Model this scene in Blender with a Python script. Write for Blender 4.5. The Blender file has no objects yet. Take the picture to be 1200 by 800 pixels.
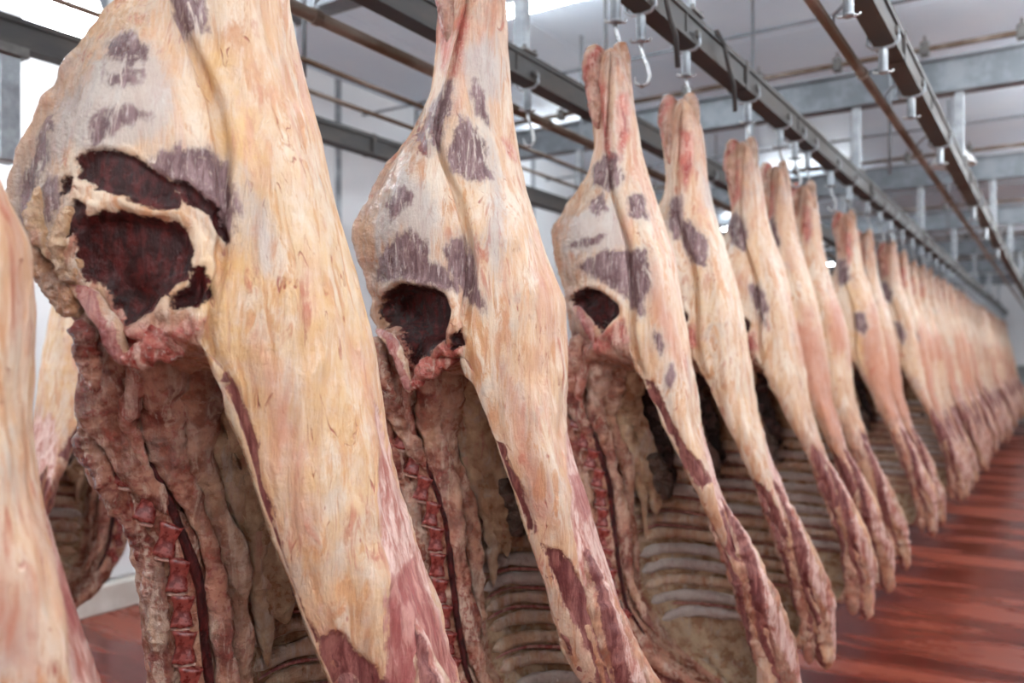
import bpy, bmesh, math, random
import numpy as np
from mathutils import Vector, Matrix

# ------------------------------------------------------------------ camera, world, exposure
scene = bpy.context.scene
COL = scene.collection
THETA = math.atan(0.645)                 # the rails run 33 degrees to the right of the view axis
EYE = 1.80                               # camera height; heights "H" below are above this
cam_data = bpy.data.cameras.new("camera")
cam_data.sensor_width = 36.0
cam_data.lens = 30.0
cam_data.shift_y = 25.0 / 1200.0
cam_data.clip_start = 0.05
cam_data.dof.use_dof = True
cam_data.dof.focus_distance = 1.95
cam_data.dof.aperture_fstop = 2.0
cam = bpy.data.objects.new("camera", cam_data)
cam.location = (0, 0, EYE)
cam.rotation_euler = (math.pi / 2, 0, THETA)
COL.objects.link(cam)
scene.camera = cam

world = bpy.data.worlds.new("world"); scene.world = world
world.use_nodes = True
world.node_tree.nodes["Background"].inputs[0].default_value = (0.8, 0.88, 1.0, 1)
world.node_tree.nodes["Background"].inputs[1].default_value = 0.3
scene.view_settings.view_transform = 'Standard'
scene.view_settings.look = 'None'
scene.view_settings.gamma = 1.0
scene.view_settings.use_curve_mapping = False
scene.view_settings.exposure = 0.34
LAMP_POWER = 50.0                        # emission strength of the ceiling globes
TUBE_POWER = 46.0                        # emission strength of the tube lights

random.seed(4)
# traced outlines of the first sides in metres: (a, z) from the hook, a = towards the belly
OUT = {
 1: dict(L=[(-0.216, -0.413), (-0.267, -0.491), (-0.317, -0.577), (-0.359, -0.66), (-0.39, -0.748), (-0.401, -0.819), (-0.39, -0.889), (-0.362, -0.927), (-0.317, -0.973), (-0.281, -1.02), (-0.267, -1.06), (-0.262, -1.108), (-0.281, -1.164), (-0.296, -1.204), (-0.288, -1.267), (-0.274, -1.324), (-0.238, -1.39), (-0.201, -1.465), (-0.183, -1.548), (-0.177, -1.63), (-0.171, -1.712)],
   R=[(0.114, -0.369), (0.134, -0.47), (0.164, -0.588), (0.19, -0.69), (0.224, -0.81), (0.259, -0.932), (0.289, -1.056), (0.304, -1.18), (0.33, -1.306), (0.376, -1.47), (0.422, -1.618), (0.469, -1.787)],
   E=[(-0.103, -0.446), (-0.067, -0.534), (-0.03, -0.624), (-0.013, -0.716), (-0.013, -0.81), (-0.018, -0.904), (-0.03, -0.975), (-0.048, -1.046), (-0.013, -1.139), (0.022, -1.25), (0.06, -1.362), (0.09, -1.46), (0.122, -1.543), (0.161, -1.643), (0.185, -1.711)],
   ),
 2: dict(L=[(-0.086, -0.098), (-0.091, -0.24), (-0.105, -0.358), (-0.164, -0.476), (-0.234, -0.571), (-0.292, -0.666), (-0.32, -0.736), (-0.304, -0.807), (-0.276, -0.9), (-0.257, -0.983), (-0.245, -1.065)],
   R=[(0.1, -0.094), (0.112, -0.283), (0.131, -0.472), (0.155, -0.614), (0.214, -0.78), (0.274, -0.922), (0.281, -1.041), (0.274, -1.159), (0.281, -1.278), (0.333, -1.469), (0.405, -1.707), (0.477, -1.899), (0.506, -1.995)],
   E=[(-0.01, -0.148), (-0.066, -0.373), (-0.093, -0.485), (-0.077, -0.574), (-0.033, -0.663), (-0.004, -0.775), (0.005, -0.887), (-0.01, -0.954), (-0.019, -1.01), (-0.01, -1.1), (0.068, -1.302), (0.158, -1.55), (0.203, -1.697), (0.253, -1.878)],
   ),
 3: dict(L=[(-0.079, -0.011), (-0.094, -0.073), (-0.072, -0.183), (-0.057, -0.323), (-0.079, -0.416), (-0.141, -0.508), (-0.219, -0.6), (-0.209, -0.709), (-0.172, -0.835), (-0.147, -1.022)],
   R=[(0.069, -0.017), (0.091, -0.188), (0.121, -0.375), (0.182, -0.561), (0.228, -0.716), (0.273, -0.962), (0.303, -1.146), (0.324, -1.33), (0.408, -1.573), (0.512, -1.815), (0.616, -2.085), (0.639, -2.205)],
   E=[(-0.01, -0.131), (-0.022, -0.339), (-0.001, -0.489), (0.058, -0.698), (0.073, -0.877), (0.067, -0.996), (0.087, -1.1), (0.131, -1.204), (0.19, -1.337), (0.277, -1.513), (0.358, -1.673), (0.436, -1.877), (0.507, -2.109)],
   ),
}
PATCH = {
 1: [
  ('veil', [(-0.243, -0.551), (-0.132, -0.507), (-0.096, -0.596), (-0.104, -0.674), (-0.175, -0.719), (-0.243, -0.731), (-0.284, -0.69)]),
  ('veil', [(-0.297, -0.602), (-0.243, -0.566), (-0.25, -0.687), (-0.297, -0.736), (-0.33, -0.723)]),
  ('mus', [(-0.264, -0.748), (-0.246, -0.724), (-0.216, -0.719), (-0.16, -0.74), (-0.111, -0.768), (-0.082, -0.805), (-0.086, -0.828), (-0.139, -0.828), (-0.188, -0.811), (-0.23, -0.794), (-0.264, -0.775)]),
  ('cut', [(-0.26, -0.856), (-0.23, -0.836), (-0.175, -0.836), (-0.096, -0.847), (-0.067, -0.866), (-0.06, -0.905), (-0.072, -0.944), (-0.104, -0.968), (-0.132, -1.0), (-0.175, -1.031), (-0.205, -0.994), (-0.213, -0.964), (-0.25, -0.95), (-0.26, -0.913)]),
  ('cut', [(-0.063, -0.936), (-0.041, -0.932), (-0.039, -0.975), (-0.06, -1.002), (-0.096, -1.002), (-0.104, -0.981), (-0.072, -0.96)]),
  ('mus', [(-0.284, -0.839), (-0.264, -0.817), (-0.239, -0.821), (-0.243, -0.852), (-0.271, -0.88), (-0.287, -0.876)]),
  ('mus', [(-0.295, -0.773), (-0.271, -0.771), (-0.277, -0.797), (-0.295, -0.804)]),
  ('mem', [(-0.216, -0.518), (-0.175, -0.5), (-0.139, -0.524), (-0.144, -0.552), (-0.175, -0.566), (-0.216, -0.548)]),
  ('mem', [(-0.213, -0.578), (-0.182, -0.567), (-0.153, -0.579), (-0.175, -0.601), (-0.209, -0.6)]),
  ('mem', [(-0.237, -0.663), (-0.202, -0.645), (-0.16, -0.646), (-0.144, -0.662), (-0.188, -0.674), (-0.223, -0.707), (-0.241, -0.716)]),
  ('mem', [(-0.139, -0.739), (-0.082, -0.719), (-0.038, -0.713), (-0.013, -0.745), (0.011, -0.823), (0.002, -0.879), (-0.03, -0.841), (-0.067, -0.788), (-0.118, -0.768)]),
  ('mem', [(-0.104, -0.427), (-0.038, -0.418), (-0.045, -0.489), (-0.072, -0.508), (-0.089, -0.471)]),
  ('veil', [(0.022, -0.743), (0.045, -0.789), (0.076, -0.867), (0.083, -0.947), (0.052, -0.932), (0.033, -0.853)]),
  ('mem', [(-0.363, -0.77), (-0.337, -0.694), (-0.317, -0.648), (-0.304, -0.662), (-0.324, -0.738), (-0.343, -0.827), (-0.36, -0.843)]),
  ('mus', [(-0.125, -0.761), (-0.067, -0.788), (-0.016, -0.832), (0.002, -0.879), (-0.007, -0.887), (-0.038, -0.844), (-0.082, -0.809), (-0.125, -0.776)]),
  ('mus', [(-0.324, -0.893), (-0.295, -0.902), (-0.277, -0.921), (-0.289, -0.951), (-0.317, -0.933)]),  # dark hole between rump lumps, its shade painted in muscle colour
  ('mus', [(-0.246, -1.044), (-0.219, -1.035), (-0.211, -1.065), (-0.227, -1.092), (-0.243, -1.08)]),  # dark hole under the rump, shade painted in muscle colour
  ('mus', [(-0.295, -0.966), (-0.271, -0.98), (-0.26, -1.006), (-0.279, -0.991)]),  # small dark hole beside the lumps, shade painted in muscle colour
  ('mem', [(-0.324, -0.789), (-0.304, -0.773), (-0.297, -0.817), (-0.316, -0.848)]),
  ('red', [(-0.213, -0.971), (-0.175, -1.028), (-0.153, -1.039), (-0.096, -1.038), (-0.045, -1.017), (-0.045, -1.048), (-0.096, -1.061), (-0.146, -1.092), (-0.177, -1.105), (-0.188, -1.062)]),
  ('pur', [(-0.013, -1.124), (0.014, -1.148), (0.045, -1.251), (0.072, -1.365), (0.114, -1.512), (0.157, -1.622), (0.138, -1.628), (0.091, -1.494), (0.045, -1.363), (0.014, -1.251), (-0.008, -1.171)]),
  ('pnk', [(0.273, -1.175), (0.298, -1.209), (0.387, -1.5), (0.467, -1.782), (0.318, -1.764), (0.293, -1.627), (0.285, -1.492), (0.276, -1.325)]),
  ('pur', [(0.157, -1.613), (0.194, -1.601), (0.268, -1.683), (0.318, -1.78), (0.178, -1.763)]),
  ('rsm', [(0.045, -1.06), (0.091, -1.108), (0.122, -1.254), (0.154, -1.45), (0.114, -1.415), (0.076, -1.252)]),
  ('rsm', [(0.202, -1.026), (0.268, -1.092), (0.281, -1.175), (0.243, -1.175)]),
  ('rsm', [(0.268, -1.058), (0.251, -1.175), (0.276, -1.325), (0.288, -1.509), (0.278, -1.325), (0.281, -1.175)]),
  ('pnr', [(0.288, -1.513), (0.37, -1.507), (0.467, -1.782), (0.268, -1.757), (0.285, -1.626)]),
 ],
 2: [
  ('veil', [(-0.178, -0.595), (-0.111, -0.628), (-0.078, -0.729), (-0.1, -0.819), (-0.178, -0.752), (-0.245, -0.798), (-0.234, -0.686)]),
  ('veil', [(-0.022, -0.279), (0.057, -0.232), (0.08, -0.389), (0.023, -0.413)]),
  ('rsm', [(0.177, -0.817), (0.238, -0.908), (0.25, -1.089), (0.204, -0.998)]),
  ('rsm', [(0.08, -1.111), (0.114, -1.134), (0.204, -1.405), (0.227, -1.541), (0.159, -1.473), (0.102, -1.292)]),
  ('rsm', [(0.238, -1.224), (0.268, -1.315), (0.277, -1.496), (0.25, -1.406)]),
  ('pur', [(-0.149, -0.467), (-0.125, -0.424), (-0.118, -0.496), (-0.107, -0.568), (-0.136, -0.541)]),
  ('mem', [(-0.109, -0.415), (-0.055, -0.353), (-0.051, -0.437), (-0.078, -0.538), (-0.1, -0.525), (-0.114, -0.467)]),
  ('mem', [(-0.015, -0.461), (0.019, -0.481), (0.046, -0.523), (0.055, -0.611), (0.01, -0.623), (-0.042, -0.589), (-0.051, -0.538), (-0.037, -0.493)]),
  ('mem', [(0.012, -0.348), (0.037, -0.39), (0.055, -0.471), (0.028, -0.435)]),
  ('mem', [(-0.223, -0.686), (-0.178, -0.636), (-0.143, -0.665), (-0.172, -0.694), (-0.207, -0.726)]),
  ('mem', [(-0.254, -0.876), (-0.212, -0.786), (-0.156, -0.752), (-0.111, -0.774), (-0.1, -0.83), (-0.044, -0.875), (-0.022, -0.92), (-0.111, -0.898), (-0.189, -0.869)]),
  ('mem', [(-0.062, -0.808), (-0.01, -0.774), (0.023, -0.863), (0.035, -0.965), (-0.01, -0.92), (-0.049, -0.864)]),
  ('cut', [(-0.252, -0.948), (-0.234, -0.91), (-0.189, -0.891), (-0.111, -0.902), (-0.066, -0.925), (-0.044, -0.965), (-0.051, -1.003), (-0.066, -1.037), (-0.1, -1.066), (-0.14, -1.1), (-0.167, -1.071), (-0.185, -1.033), (-0.241, -0.993)]),
  ('cut', [(-0.051, -1.033), (-0.022, -1.014), (-0.013, -1.055), (-0.044, -1.071)]),
  ('red', [(-0.207, -1.033), (-0.185, -1.026), (-0.145, -1.093), (-0.066, -1.044), (-0.017, -1.044), (-0.017, -1.082), (-0.066, -1.125), (-0.156, -1.179), (-0.163, -1.145)]),
  ('red', [(-0.089, -0.055), (-0.044, -0.054), (-0.04, -0.211), (-0.062, -0.324), (-0.084, -0.28)]),
  ('red', [(-0.033, -0.189), (-0.004, -0.143), (0.001, -0.211), (-0.033, -0.335), (-0.049, -0.335)]),
  ('pur', [(0.057, -1.301), (0.082, -1.31), (0.125, -1.398), (0.175, -1.529), (0.157, -1.547), (0.118, -1.472), (0.082, -1.38)]),
  ('pnk', [(0.27, -1.168), (0.307, -1.315), (0.375, -1.554), (0.455, -1.816), (0.513, -2.0), (0.421, -1.998), (0.352, -1.815), (0.3, -1.667), (0.277, -1.542), (0.266, -1.406), (0.277, -1.27)]),
  ('pnr', [(0.279, -1.406), (0.318, -1.406), (0.352, -1.52), (0.318, -1.524), (0.288, -1.474)]),
  ('pur', [(0.186, -1.564), (0.238, -1.587), (0.295, -1.66), (0.364, -1.77), (0.478, -1.988), (0.364, -1.985), (0.295, -1.814), (0.238, -1.722), (0.204, -1.632)]),
  ('red', [(0.086, -0.489), (0.105, -0.502), (0.127, -0.542), (0.114, -0.533)]),
  ('veil', [(0.035, -0.48), (0.064, -0.502), (0.091, -0.683), (0.08, -0.886), (0.046, -0.796), (0.057, -0.638)]),
 ],
 3: [
  ('veil', [(-0.136, -0.574), (0.014, -0.547), (0.073, -0.697), (-0.076, -0.725), (-0.166, -0.694)]),
  ('rsm', [(0.088, -0.727), (0.146, -0.758), (0.249, -1.026), (0.249, -1.174), (0.161, -1.026)]),
  ('mem', [(-0.061, -0.395), (-0.001, -0.352), (0.058, -0.458), (-0.001, -0.487), (-0.046, -0.471)]),
  ('mem', [(0.058, -0.518), (0.108, -0.504), (0.123, -0.594), (0.073, -0.593)]),
  ('mem', [(-0.121, -0.754), (-0.001, -0.711), (0.117, -0.713), (0.138, -0.817), (0.108, -0.936), (0.043, -0.861), (-0.046, -0.8)]),
  ('mem', [(-0.151, -0.679), (-0.016, -0.651), (-0.061, -0.695)]),
  ('mem', [(-0.076, -0.53), (-0.031, -0.501), (-0.01, -0.561), (-0.046, -0.591)]),
  ('cut', [(-0.148, -0.865), (-0.091, -0.836), (-0.031, -0.845), (0.028, -0.897), (0.028, -0.933), (-0.031, -0.995), (-0.076, -0.941), (-0.121, -0.905)]),
  ('red', [(-0.121, -0.911), (-0.07, -0.95), (-0.04, -1.001), (0.049, -0.942), (0.073, -1.031), (-0.04, -1.07)]),
  ('mem', [(0.146, -0.987), (0.182, -1.041), (0.173, -1.067), (0.149, -1.041)]),
  ('mem', [(0.19, -1.145), (0.202, -1.106), (0.217, -1.145), (0.202, -1.18)]),
  ('pur', [(0.12, -1.16), (0.146, -1.165), (0.19, -1.263), (0.258, -1.381), (0.342, -1.504), (0.313, -1.535), (0.22, -1.397), (0.155, -1.264)]),
  ('red', [(-0.076, -0.065), (-0.037, -0.066), (-0.01, -0.247), (0.002, -0.382), (-0.022, -0.351), (-0.046, -0.246), (-0.07, -0.14)]),
  ('red', [(0.019, -0.158), (0.058, -0.145), (0.067, -0.279), (0.037, -0.398), (0.019, -0.278)]),
  ('pnk', [(0.313, -1.322), (0.351, -1.38), (0.423, -1.556), (0.551, -1.876), (0.651, -2.194), (0.58, -2.197), (0.509, -1.965), (0.394, -1.675), (0.342, -1.499)]),
  ('pur', [(0.382, -1.601), (0.428, -1.615), (0.509, -1.76), (0.594, -2.021), (0.551, -2.022), (0.466, -1.82), (0.394, -1.734)]),
 ],
 4: [
  ('mem', [(-0.003, -0.489), (0.046, -0.526), (0.102, -0.599), (0.095, -0.698), (0.046, -0.683), (0.004, -0.611)]),
  ('mem', [(-0.045, -0.419), (-0.007, -0.403), (0.004, -0.518), (-0.024, -0.581), (-0.049, -0.516)]),
  ('veil', [(0.081, -0.3), (0.126, -0.373), (0.143, -0.48), (0.102, -0.443)]),
  ('red', [(-0.014, -0.117), (0.032, -0.137), (0.046, -0.298), (0.014, -0.386), (-0.01, -0.26)]),
  ('pur', [(0.081, -1.171), (0.115, -1.207), (0.177, -1.365), (0.253, -1.576), (0.219, -1.594), (0.15, -1.419)]),
  ('pnk', [(0.331, -1.188), (0.365, -1.258), (0.448, -1.571), (0.564, -2.122), (0.498, -2.056), (0.398, -1.712), (0.354, -1.503)]),
  ('pur', [(0.266, -1.558), (0.348, -1.626), (0.465, -1.849), (0.548, -2.192), (0.482, -2.196), (0.381, -1.922), (0.28, -1.716)]),
 ],
 5: [
  ('mem', [(-0.097, -0.354), (-0.039, -0.339), (0.019, -0.445), (0.003, -0.538), (-0.056, -0.493)]),
  ('mem', [(0.027, -0.719), (0.069, -0.72), (0.118, -0.823), (0.109, -0.925), (0.06, -0.856)]),
  ('red', [(-0.068, -0.088), (-0.022, -0.069), (-0.014, -0.263), (-0.056, -0.304)]),
  ('rsm', [(0.219, -0.74), (0.299, -0.868), (0.319, -1.121), (0.259, -1.121)]),
  ('pur', [(0.311, -1.5), (0.359, -1.54), (0.516, -1.827), (0.612, -2.235), (0.535, -2.199), (0.398, -1.832)]),
  ('pnk', [(0.418, -1.079), (0.477, -1.287), (0.554, -1.659), (0.612, -1.988), (0.535, -1.826), (0.457, -1.496)]),
 ],
}

# ------------------------------------------------------------------ helpers
def tag(o, label=None, cat=None, group=None, kind=None):
    if label: o['label'] = label
    if cat: o['category'] = cat
    if group: o['group'] = group
    if kind: o['kind'] = kind
    return o

def empty(name, loc=(0, 0, 0), rz=0.0):
    o = bpy.data.objects.new(name, None)
    o.location = loc; o.rotation_euler = (0, 0, rz)
    o.empty_display_size = 0.05
    COL.objects.link(o)
    return o

def link(name, me, parent=None, loc=None, rot=None):
    o = bpy.data.objects.new(name, me)
    COL.objects.link(o)
    if parent: o.parent = parent
    if loc is not None: o.location = loc
    if rot is not None: o.rotation_euler = rot
    return o

def copy_tree(o, parent=None):
    c = o.copy(); COL.objects.link(c); c.parent = parent
    for ch in o.children: copy_tree(ch, c)
    return c

class MB:
    """collects simple solids into one mesh"""
    def __init__(self): self.bm = bmesh.new()
    def box(self, x0, x1, y0, y1, z0, z1, bevel=0.0):
        r = bmesh.ops.create_cube(self.bm, size=1)
        for v in r['verts']:
            v.co = Vector(((x0 + x1) / 2 + v.co.x * (x1 - x0), (y0 + y1) / 2 + v.co.y * (y1 - y0), (z0 + z1) / 2 + v.co.z * (z1 - z0)))
        if bevel:
            es = list({e for v in r['verts'] for e in v.link_edges})
            bmesh.ops.bevel(self.bm, geom=es, offset=bevel, segments=2, affect='EDGES', profile=0.5)
        return self
    def tube(self, pts, r, n=10, cap=True):
        pts = [Vector(p) for p in pts]
        rs = r if isinstance(r, (list, tuple)) else [r] * len(pts)
        rings = []
        up = Vector((0, 0, 1)) if abs((pts[1] - pts[0]).normalized().z) < 0.9 else Vector((1, 0, 0))
        for i, p in enumerate(pts):
            t = (pts[min(i + 1, len(pts) - 1)] - pts[max(i - 1, 0)]).normalized()
            u = (up - t * up.dot(t)).normalized(); w = t.cross(u); up = u
            rings.append([self.bm.verts.new(p + (u * math.cos(2 * math.pi * k / n) + w * math.sin(2 * math.pi * k / n)) * rs[i]) for k in range(n)])
        for a, b in zip(rings[:-1], rings[1:]):
            for k in range(n):
                self.bm.faces.new((a[k], a[(k + 1) % n], b[(k + 1) % n], b[k]))
        if cap:
            self.bm.faces.new(list(reversed(rings[0]))); self.bm.faces.new(rings[-1])
        return self
    def lathe(self, prof, n=20, cx=0, cy=0):
        rings = []
        for r, z in prof:
            rings.append([self.bm.verts.new((cx + r * math.cos(2 * math.pi * k / n), cy + r * math.sin(2 * math.pi * k / n), z)) for k in range(n)])
        for a, b in zip(rings[:-1], rings[1:]):
            for k in range(n):
                self.bm.faces.new((a[k], b[k], b[(k + 1) % n], a[(k + 1) % n]))
        self.bm.faces.new(rings[0]); self.bm.faces.new(list(reversed(rings[-1])))
        return self
    def mesh(self, name, mat, smooth=False):
        bmesh.ops.recalc_face_normals(self.bm, faces=self.bm.faces[:])
        me = bpy.data.meshes.new(name); self.bm.to_mesh(me); self.bm.free()
        me.materials.append(mat)
        if smooth:
            me.polygons.foreach_set('use_smooth', [True] * len(me.polygons))
        return me
    def build(self, name, mat, parent=None, smooth=False):
        return link(name, self.mesh(name, mat, smooth), parent)

def ss(e0, e1, x):
    t = np.clip((x - e0) / (e1 - e0), 0, 1)
    return t * t * (3 - 2 * t)

def vnoise(P, seed=0):
    """value noise in [-1,1] at the rows of P"""
    I = np.floor(P).astype(np.int64); F = P - I
    F = F * F * (3 - 2 * F)
    def h(ix, iy, iz):
        n = (ix * 374761393 + iy * 668265263 + iz * 2147483647 + seed * 144665) & 0xFFFFFFFF
        n = ((n ^ (n >> 13)) * 1274126177) & 0xFFFFFFFF
        n = ((n ^ (n >> 16)) * 2246822519) & 0xFFFFFFFF
        return ((n ^ (n >> 15)) & 0xFFFF) / 32767.5 - 1
    r = 0
    for dx in (0, 1):
        wx = F[:, 0] if dx else 1 - F[:, 0]
        for dy in (0, 1):
            wy = F[:, 1] if dy else 1 - F[:, 1]
            for dz in (0, 1):
                wz = F[:, 2] if dz else 1 - F[:, 2]
                r = r + wx * wy * wz * h(I[:, 0] + dx, I[:, 1] + dy, I[:, 2] + dz)
    return r

def fbm(P, octs=3, seed=0):
    r = 0; a = 1.0; s = 0
    for k in range(octs):
        r = r + a * vnoise(P * 2 ** k + 17.3 * k, seed + k); s += a; a *= 0.5
    return r / s

def sdf_poly(A, Z, poly):
    """signed distance (positive inside) of points to a polygon"""
    p = np.array(poly); q = np.roll(p, -1, axis=0)
    d = np.full(A.shape, 1e9); ins = np.zeros(A.shape, bool)
    for (x0, y0), (x1, y1) in zip(p, q):
        ex, ey = x1 - x0, y1 - y0
        t = np.clip(((A - x0) * ex + (Z - y0) * ey) / (ex * ex + ey * ey + 1e-12), 0, 1)
        d = np.minimum(d, (A - x0 - t * ex) ** 2 + (Z - y0 - t * ey) ** 2)
        c = ((y0 > Z) != (y1 > Z))
        with np.errstate(divide='ignore', invalid='ignore'):
            ins ^= c & (A < ex * (Z - y0) / (ey if abs(ey) > 1e-9 else 1e-9) + x0)
    d = np.sqrt(d)
    return np.where(ins, d, -d)

# ------------------------------------------------------------------ materials
class NT:
    def __init__(self, name):
        self.m = bpy.data.materials.new(name); self.m.use_nodes = True
        self.t = self.m.node_tree
        self.b = self.t.nodes['Principled BSDF']
    def n(self, typ, **kw):
        nd = self.t.nodes.new(typ)
        for k, v in kw.items(): setattr(nd, k, v)
        return nd
    def set(self, sock, v):
        if isinstance(v, bpy.types.NodeSocket): self.t.links.new(v, sock)
        elif v is not None:
            if hasattr(sock.default_value, '__len__') and not hasattr(v, '__len__'): v = (v,) * len(sock.default_value)
            if sock.type == 'RGBA' and len(v) == 3: v = (*v, 1)
            sock.default_value = v
    def math(self, op, a, b=None, c=None, clamp=False):
        nd = self.n('ShaderNodeMath', operation=op, use_clamp=clamp)
        for i, v in enumerate((a, b, c)):
            if v is not None: self.set(nd.inputs[i], v)
        return nd.outputs[0]
    def attr(self, name):
        return self.n('ShaderNodeAttribute', attribute_name=name).outputs['Fac']
    def mix(self, f, a, b, mode='MIX'):
        nd = self.n('ShaderNodeMix', data_type='RGBA', blend_type=mode)
        self.set(nd.inputs['Factor'], f); self.set(nd.inputs[6], a); self.set(nd.inputs[7], b)
        return nd.outputs[2]
    def noise(self, vec, scale, detail=4, rough=0.55, dist=0.0):
        nd = self.n('ShaderNodeTexNoise')
        self.set(nd.inputs['Vector'], vec)
        nd.inputs['Scale'].default_value = scale; nd.inputs['Detail'].default_value = detail
        nd.inputs['Roughness'].default_value = rough; nd.inputs['Distortion'].default_value = dist
        return nd.outputs['Fac']
    def step(self, x, e0, e1, o0=0.0, o1=1.0):
        nd = self.n('ShaderNodeMapRange', interpolation_type='SMOOTHSTEP')
        self.set(nd.inputs[0], x); self.set(nd.inputs[1], e0); self.set(nd.inputs[2], e1)
        nd.inputs[3].default_value = o0; nd.inputs[4].default_value = o1
        return nd.outputs[0]
    def mapping(self, vec, scale=(1, 1, 1), loc=None):
        nd = self.n('ShaderNodeMapping'); self.set(nd.inputs['Vector'], vec)
        nd.inputs['Scale'].default_value = scale
        if loc is not None: self.set(nd.inputs['Location'], loc)
        return nd.outputs[0]
    def bump(self, h, strength, dist):
        nd = self.n('ShaderNodeBump'); self.set(nd.inputs['Height'], h)
        nd.inputs['Strength'].default_value = strength; nd.inputs['Distance'].default_value = dist
        return nd.outputs[0]
    def out(self, color=None, rough=None, metal=None, normal=None, spec=None, **kw):
        for k, v in (('Base Color', color), ('Roughness', rough), ('Metallic', metal), ('Normal', normal), ('Specular IOR Level', spec)):
            if v is not None: self.set(self.b.inputs[k], v)
        for k, v in kw.items(): self.set(self.b.inputs[k], v)
        return self.m

def make_flesh():
    """fat, membranes and cut muscle of a dressed side; the regions come from per-point distances on the mesh"""
    t = NT('flesh')
    tc = t.n('ShaderNodeTexCoord').outputs['Object']
    rnd = t.n('ShaderNodeObjectInfo').outputs['Random']
    off = t.n('ShaderNodeCombineXYZ')
    for i in range(3): t.set(off.inputs[i], t.math('MULTIPLY', rnd, 7.0 + 3 * i))
    co = t.mapping(tc, (1, 1, 1), off.outputs[0])
    fib = t.mapping(co, (1, 1, 0.16))
    n_big = t.noise(co, 5.5, 4, 0.55)
    n_mid = t.noise(co, 19, 6, 0.6)
    n_fine = t.noise(co, 70, 6, 0.65)
    n_fib = t.noise(fib, 42, 7, 0.68, 0.6)
    n_fib2 = t.noise(fib, 120, 5, 0.6, 0.3)
    # fat: cream, white, peach and orange in long fibres
    n_str = t.noise(t.mapping(co, (1, 1, .13)), 15, 6, .62, .8)
    n_str2 = t.noise(t.mapping(co, (1, 1, .22), (3.1, 1.7, .4)), 27, 6, .66, 1.0)
    fat = t.mix(t.step(n_big, .38, .62), (.75, .51, .33), (.79, .65, .50))
    fat = t.mix(t.step(n_str, .47, .63, 0, .8), fat, (.84, .76, .65))
    fat = t.mix(t.math('MULTIPLY', t.step(n_str2, .52, .40), t.step(n_big, .34, .58, .3, 1.0)), fat, (.64, .33, .18))
    fat = t.mix(t.math('MULTIPLY', t.step(n_fib, .50, .64), .45), fat, (.86, .80, .72))
    fat = t.mix(t.math('MULTIPLY', t.attr('yel'), t.step(n_mid, .30, .66, .1, .75)), fat, (.76, .47, .18))
    fat = t.mix(t.math('MULTIPLY', t.step(n_fib, .47, .33), .5), fat, (.60, .30, .19))
    grey = t.math('MULTIPLY', t.step(t.noise(co, 6.5, 4, .6), .56, .68), t.step(n_str2, .38, .60))
    fat = t.mix(t.math('MULTIPLY', grey, .5), fat, (.50, .45, .42))
    # reddish bleeding and thin veins
    rs = t.math('MULTIPLY', t.step(n_str2, .53, .64), t.step(t.noise(co, 4.2, 3), .45, .60))
    fat = t.mix(t.math('MULTIPLY', rs, .85), fat, (.52, .16, .09))
    pnkw = t.math('MULTIPLY', t.step(n_str, .50, .36), t.step(t.noise(co, 3.0, 2), .42, .60))
    fat = t.mix(t.math('MULTIPLY', pnkw, .55), fat, (.66, .32, .24))
    fat = t.mix(t.math('MULTIPLY', t.step(t.math('ADD', t.attr('rsm'), t.math('MULTIPLY', t.math('SUBTRACT', n_str2, .5), .16)), -.03, .05), .7), fat, (.56, .20, .12))
    vein = t.math('ABSOLUTE', t.math('SUBTRACT', t.noise(t.mapping(co, (1, 1, .28)), 9, 3, .5, 1.4), .5))
    vein = t.math('MULTIPLY', t.step(vein, .011, .003), t.step(n_mid, .50, .66))
    fat = t.mix(t.math('MULTIPLY', vein, .75), fat, (.42, .07, .05))
    fleck = t.math('MULTIPLY', t.step(t.noise(t.mapping(co, (1, 1, .45)), 46, 2), .70, .76), t.step(n_big, .5, .6))
    fat = t.mix(t.math('MULTIPLY', fleck, .7), fat, (.36, .05, .04))
    fat = t.mix(1.0, fat, (.87, .82, .78), 'MULTIPLY')
    # inside of the cavity: brownish peritoneum, its colour darkened to carry the cavity's shade
    inn = t.attr('inn')
    icol = t.mix(t.step(n_mid, .36, .64), (.26, .13, .065), (.47, .32, .19))
    icol = t.mix(t.step(n_str2, .52, .66, 0, .6), icol, (.40, .33, .28))
    icol = t.mix(t.math('MULTIPLY', t.step(n_fib, .54, .66), .6), icol, (.30, .07, .05))
    fat = t.mix(inn, fat, icol)
    wob = t.math('ADD', t.math('MULTIPLY', t.math('SUBTRACT', n_mid, .5), .030), t.math('MULTIPLY', t.math('SUBTRACT', n_fine, .5), .022))
    wobf = t.math('ADD', wob, t.math('MULTIPLY', t.math('SUBTRACT', n_fib, .5), .060))
    def reg(name, w=.003, f=False, sh=0.0):
        return t.step(t.math('ADD', t.math('ADD', t.attr(name), wobf if f else wob), sh), -w, w)
    # general redness of raw tissue, also darkened for the shade inside the cavity
    rawr = t.attr('raw')
    rawc = t.mix(t.step(n_mid, .38, .62), (.15, .020, .014), (.45, .18, .11))
    rawc = t.mix(t.step(n_str2, .50, .62, 0, .7), rawc, (.64, .44, .33))
    rawc = t.mix(t.step(n_fine, .52, .62, 0, .85), rawc, (.27, .04, .028))
    fat = t.mix(t.math('MULTIPLY', rawr, t.step(n_big, .30, .55, .45, 1)), fat, rawc)
    # pink skin-muscle with white veil
    pk = t.mix(t.step(n_fib, .40, .60), (.38, .125, .09), (.66, .44, .37))
    pk = t.mix(t.step(n_fib2, .5, .7, 0, .6), pk, (.76, .60, .54))
    c = t.mix(reg('pnk', .006, True), fat, pk)
    pr = t.mix(t.step(n_fib, .42, .62), (.30, .075, .065), (.48, .22, .18))
    c = t.mix(reg('pnr', .005, True), c, pr)
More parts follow.
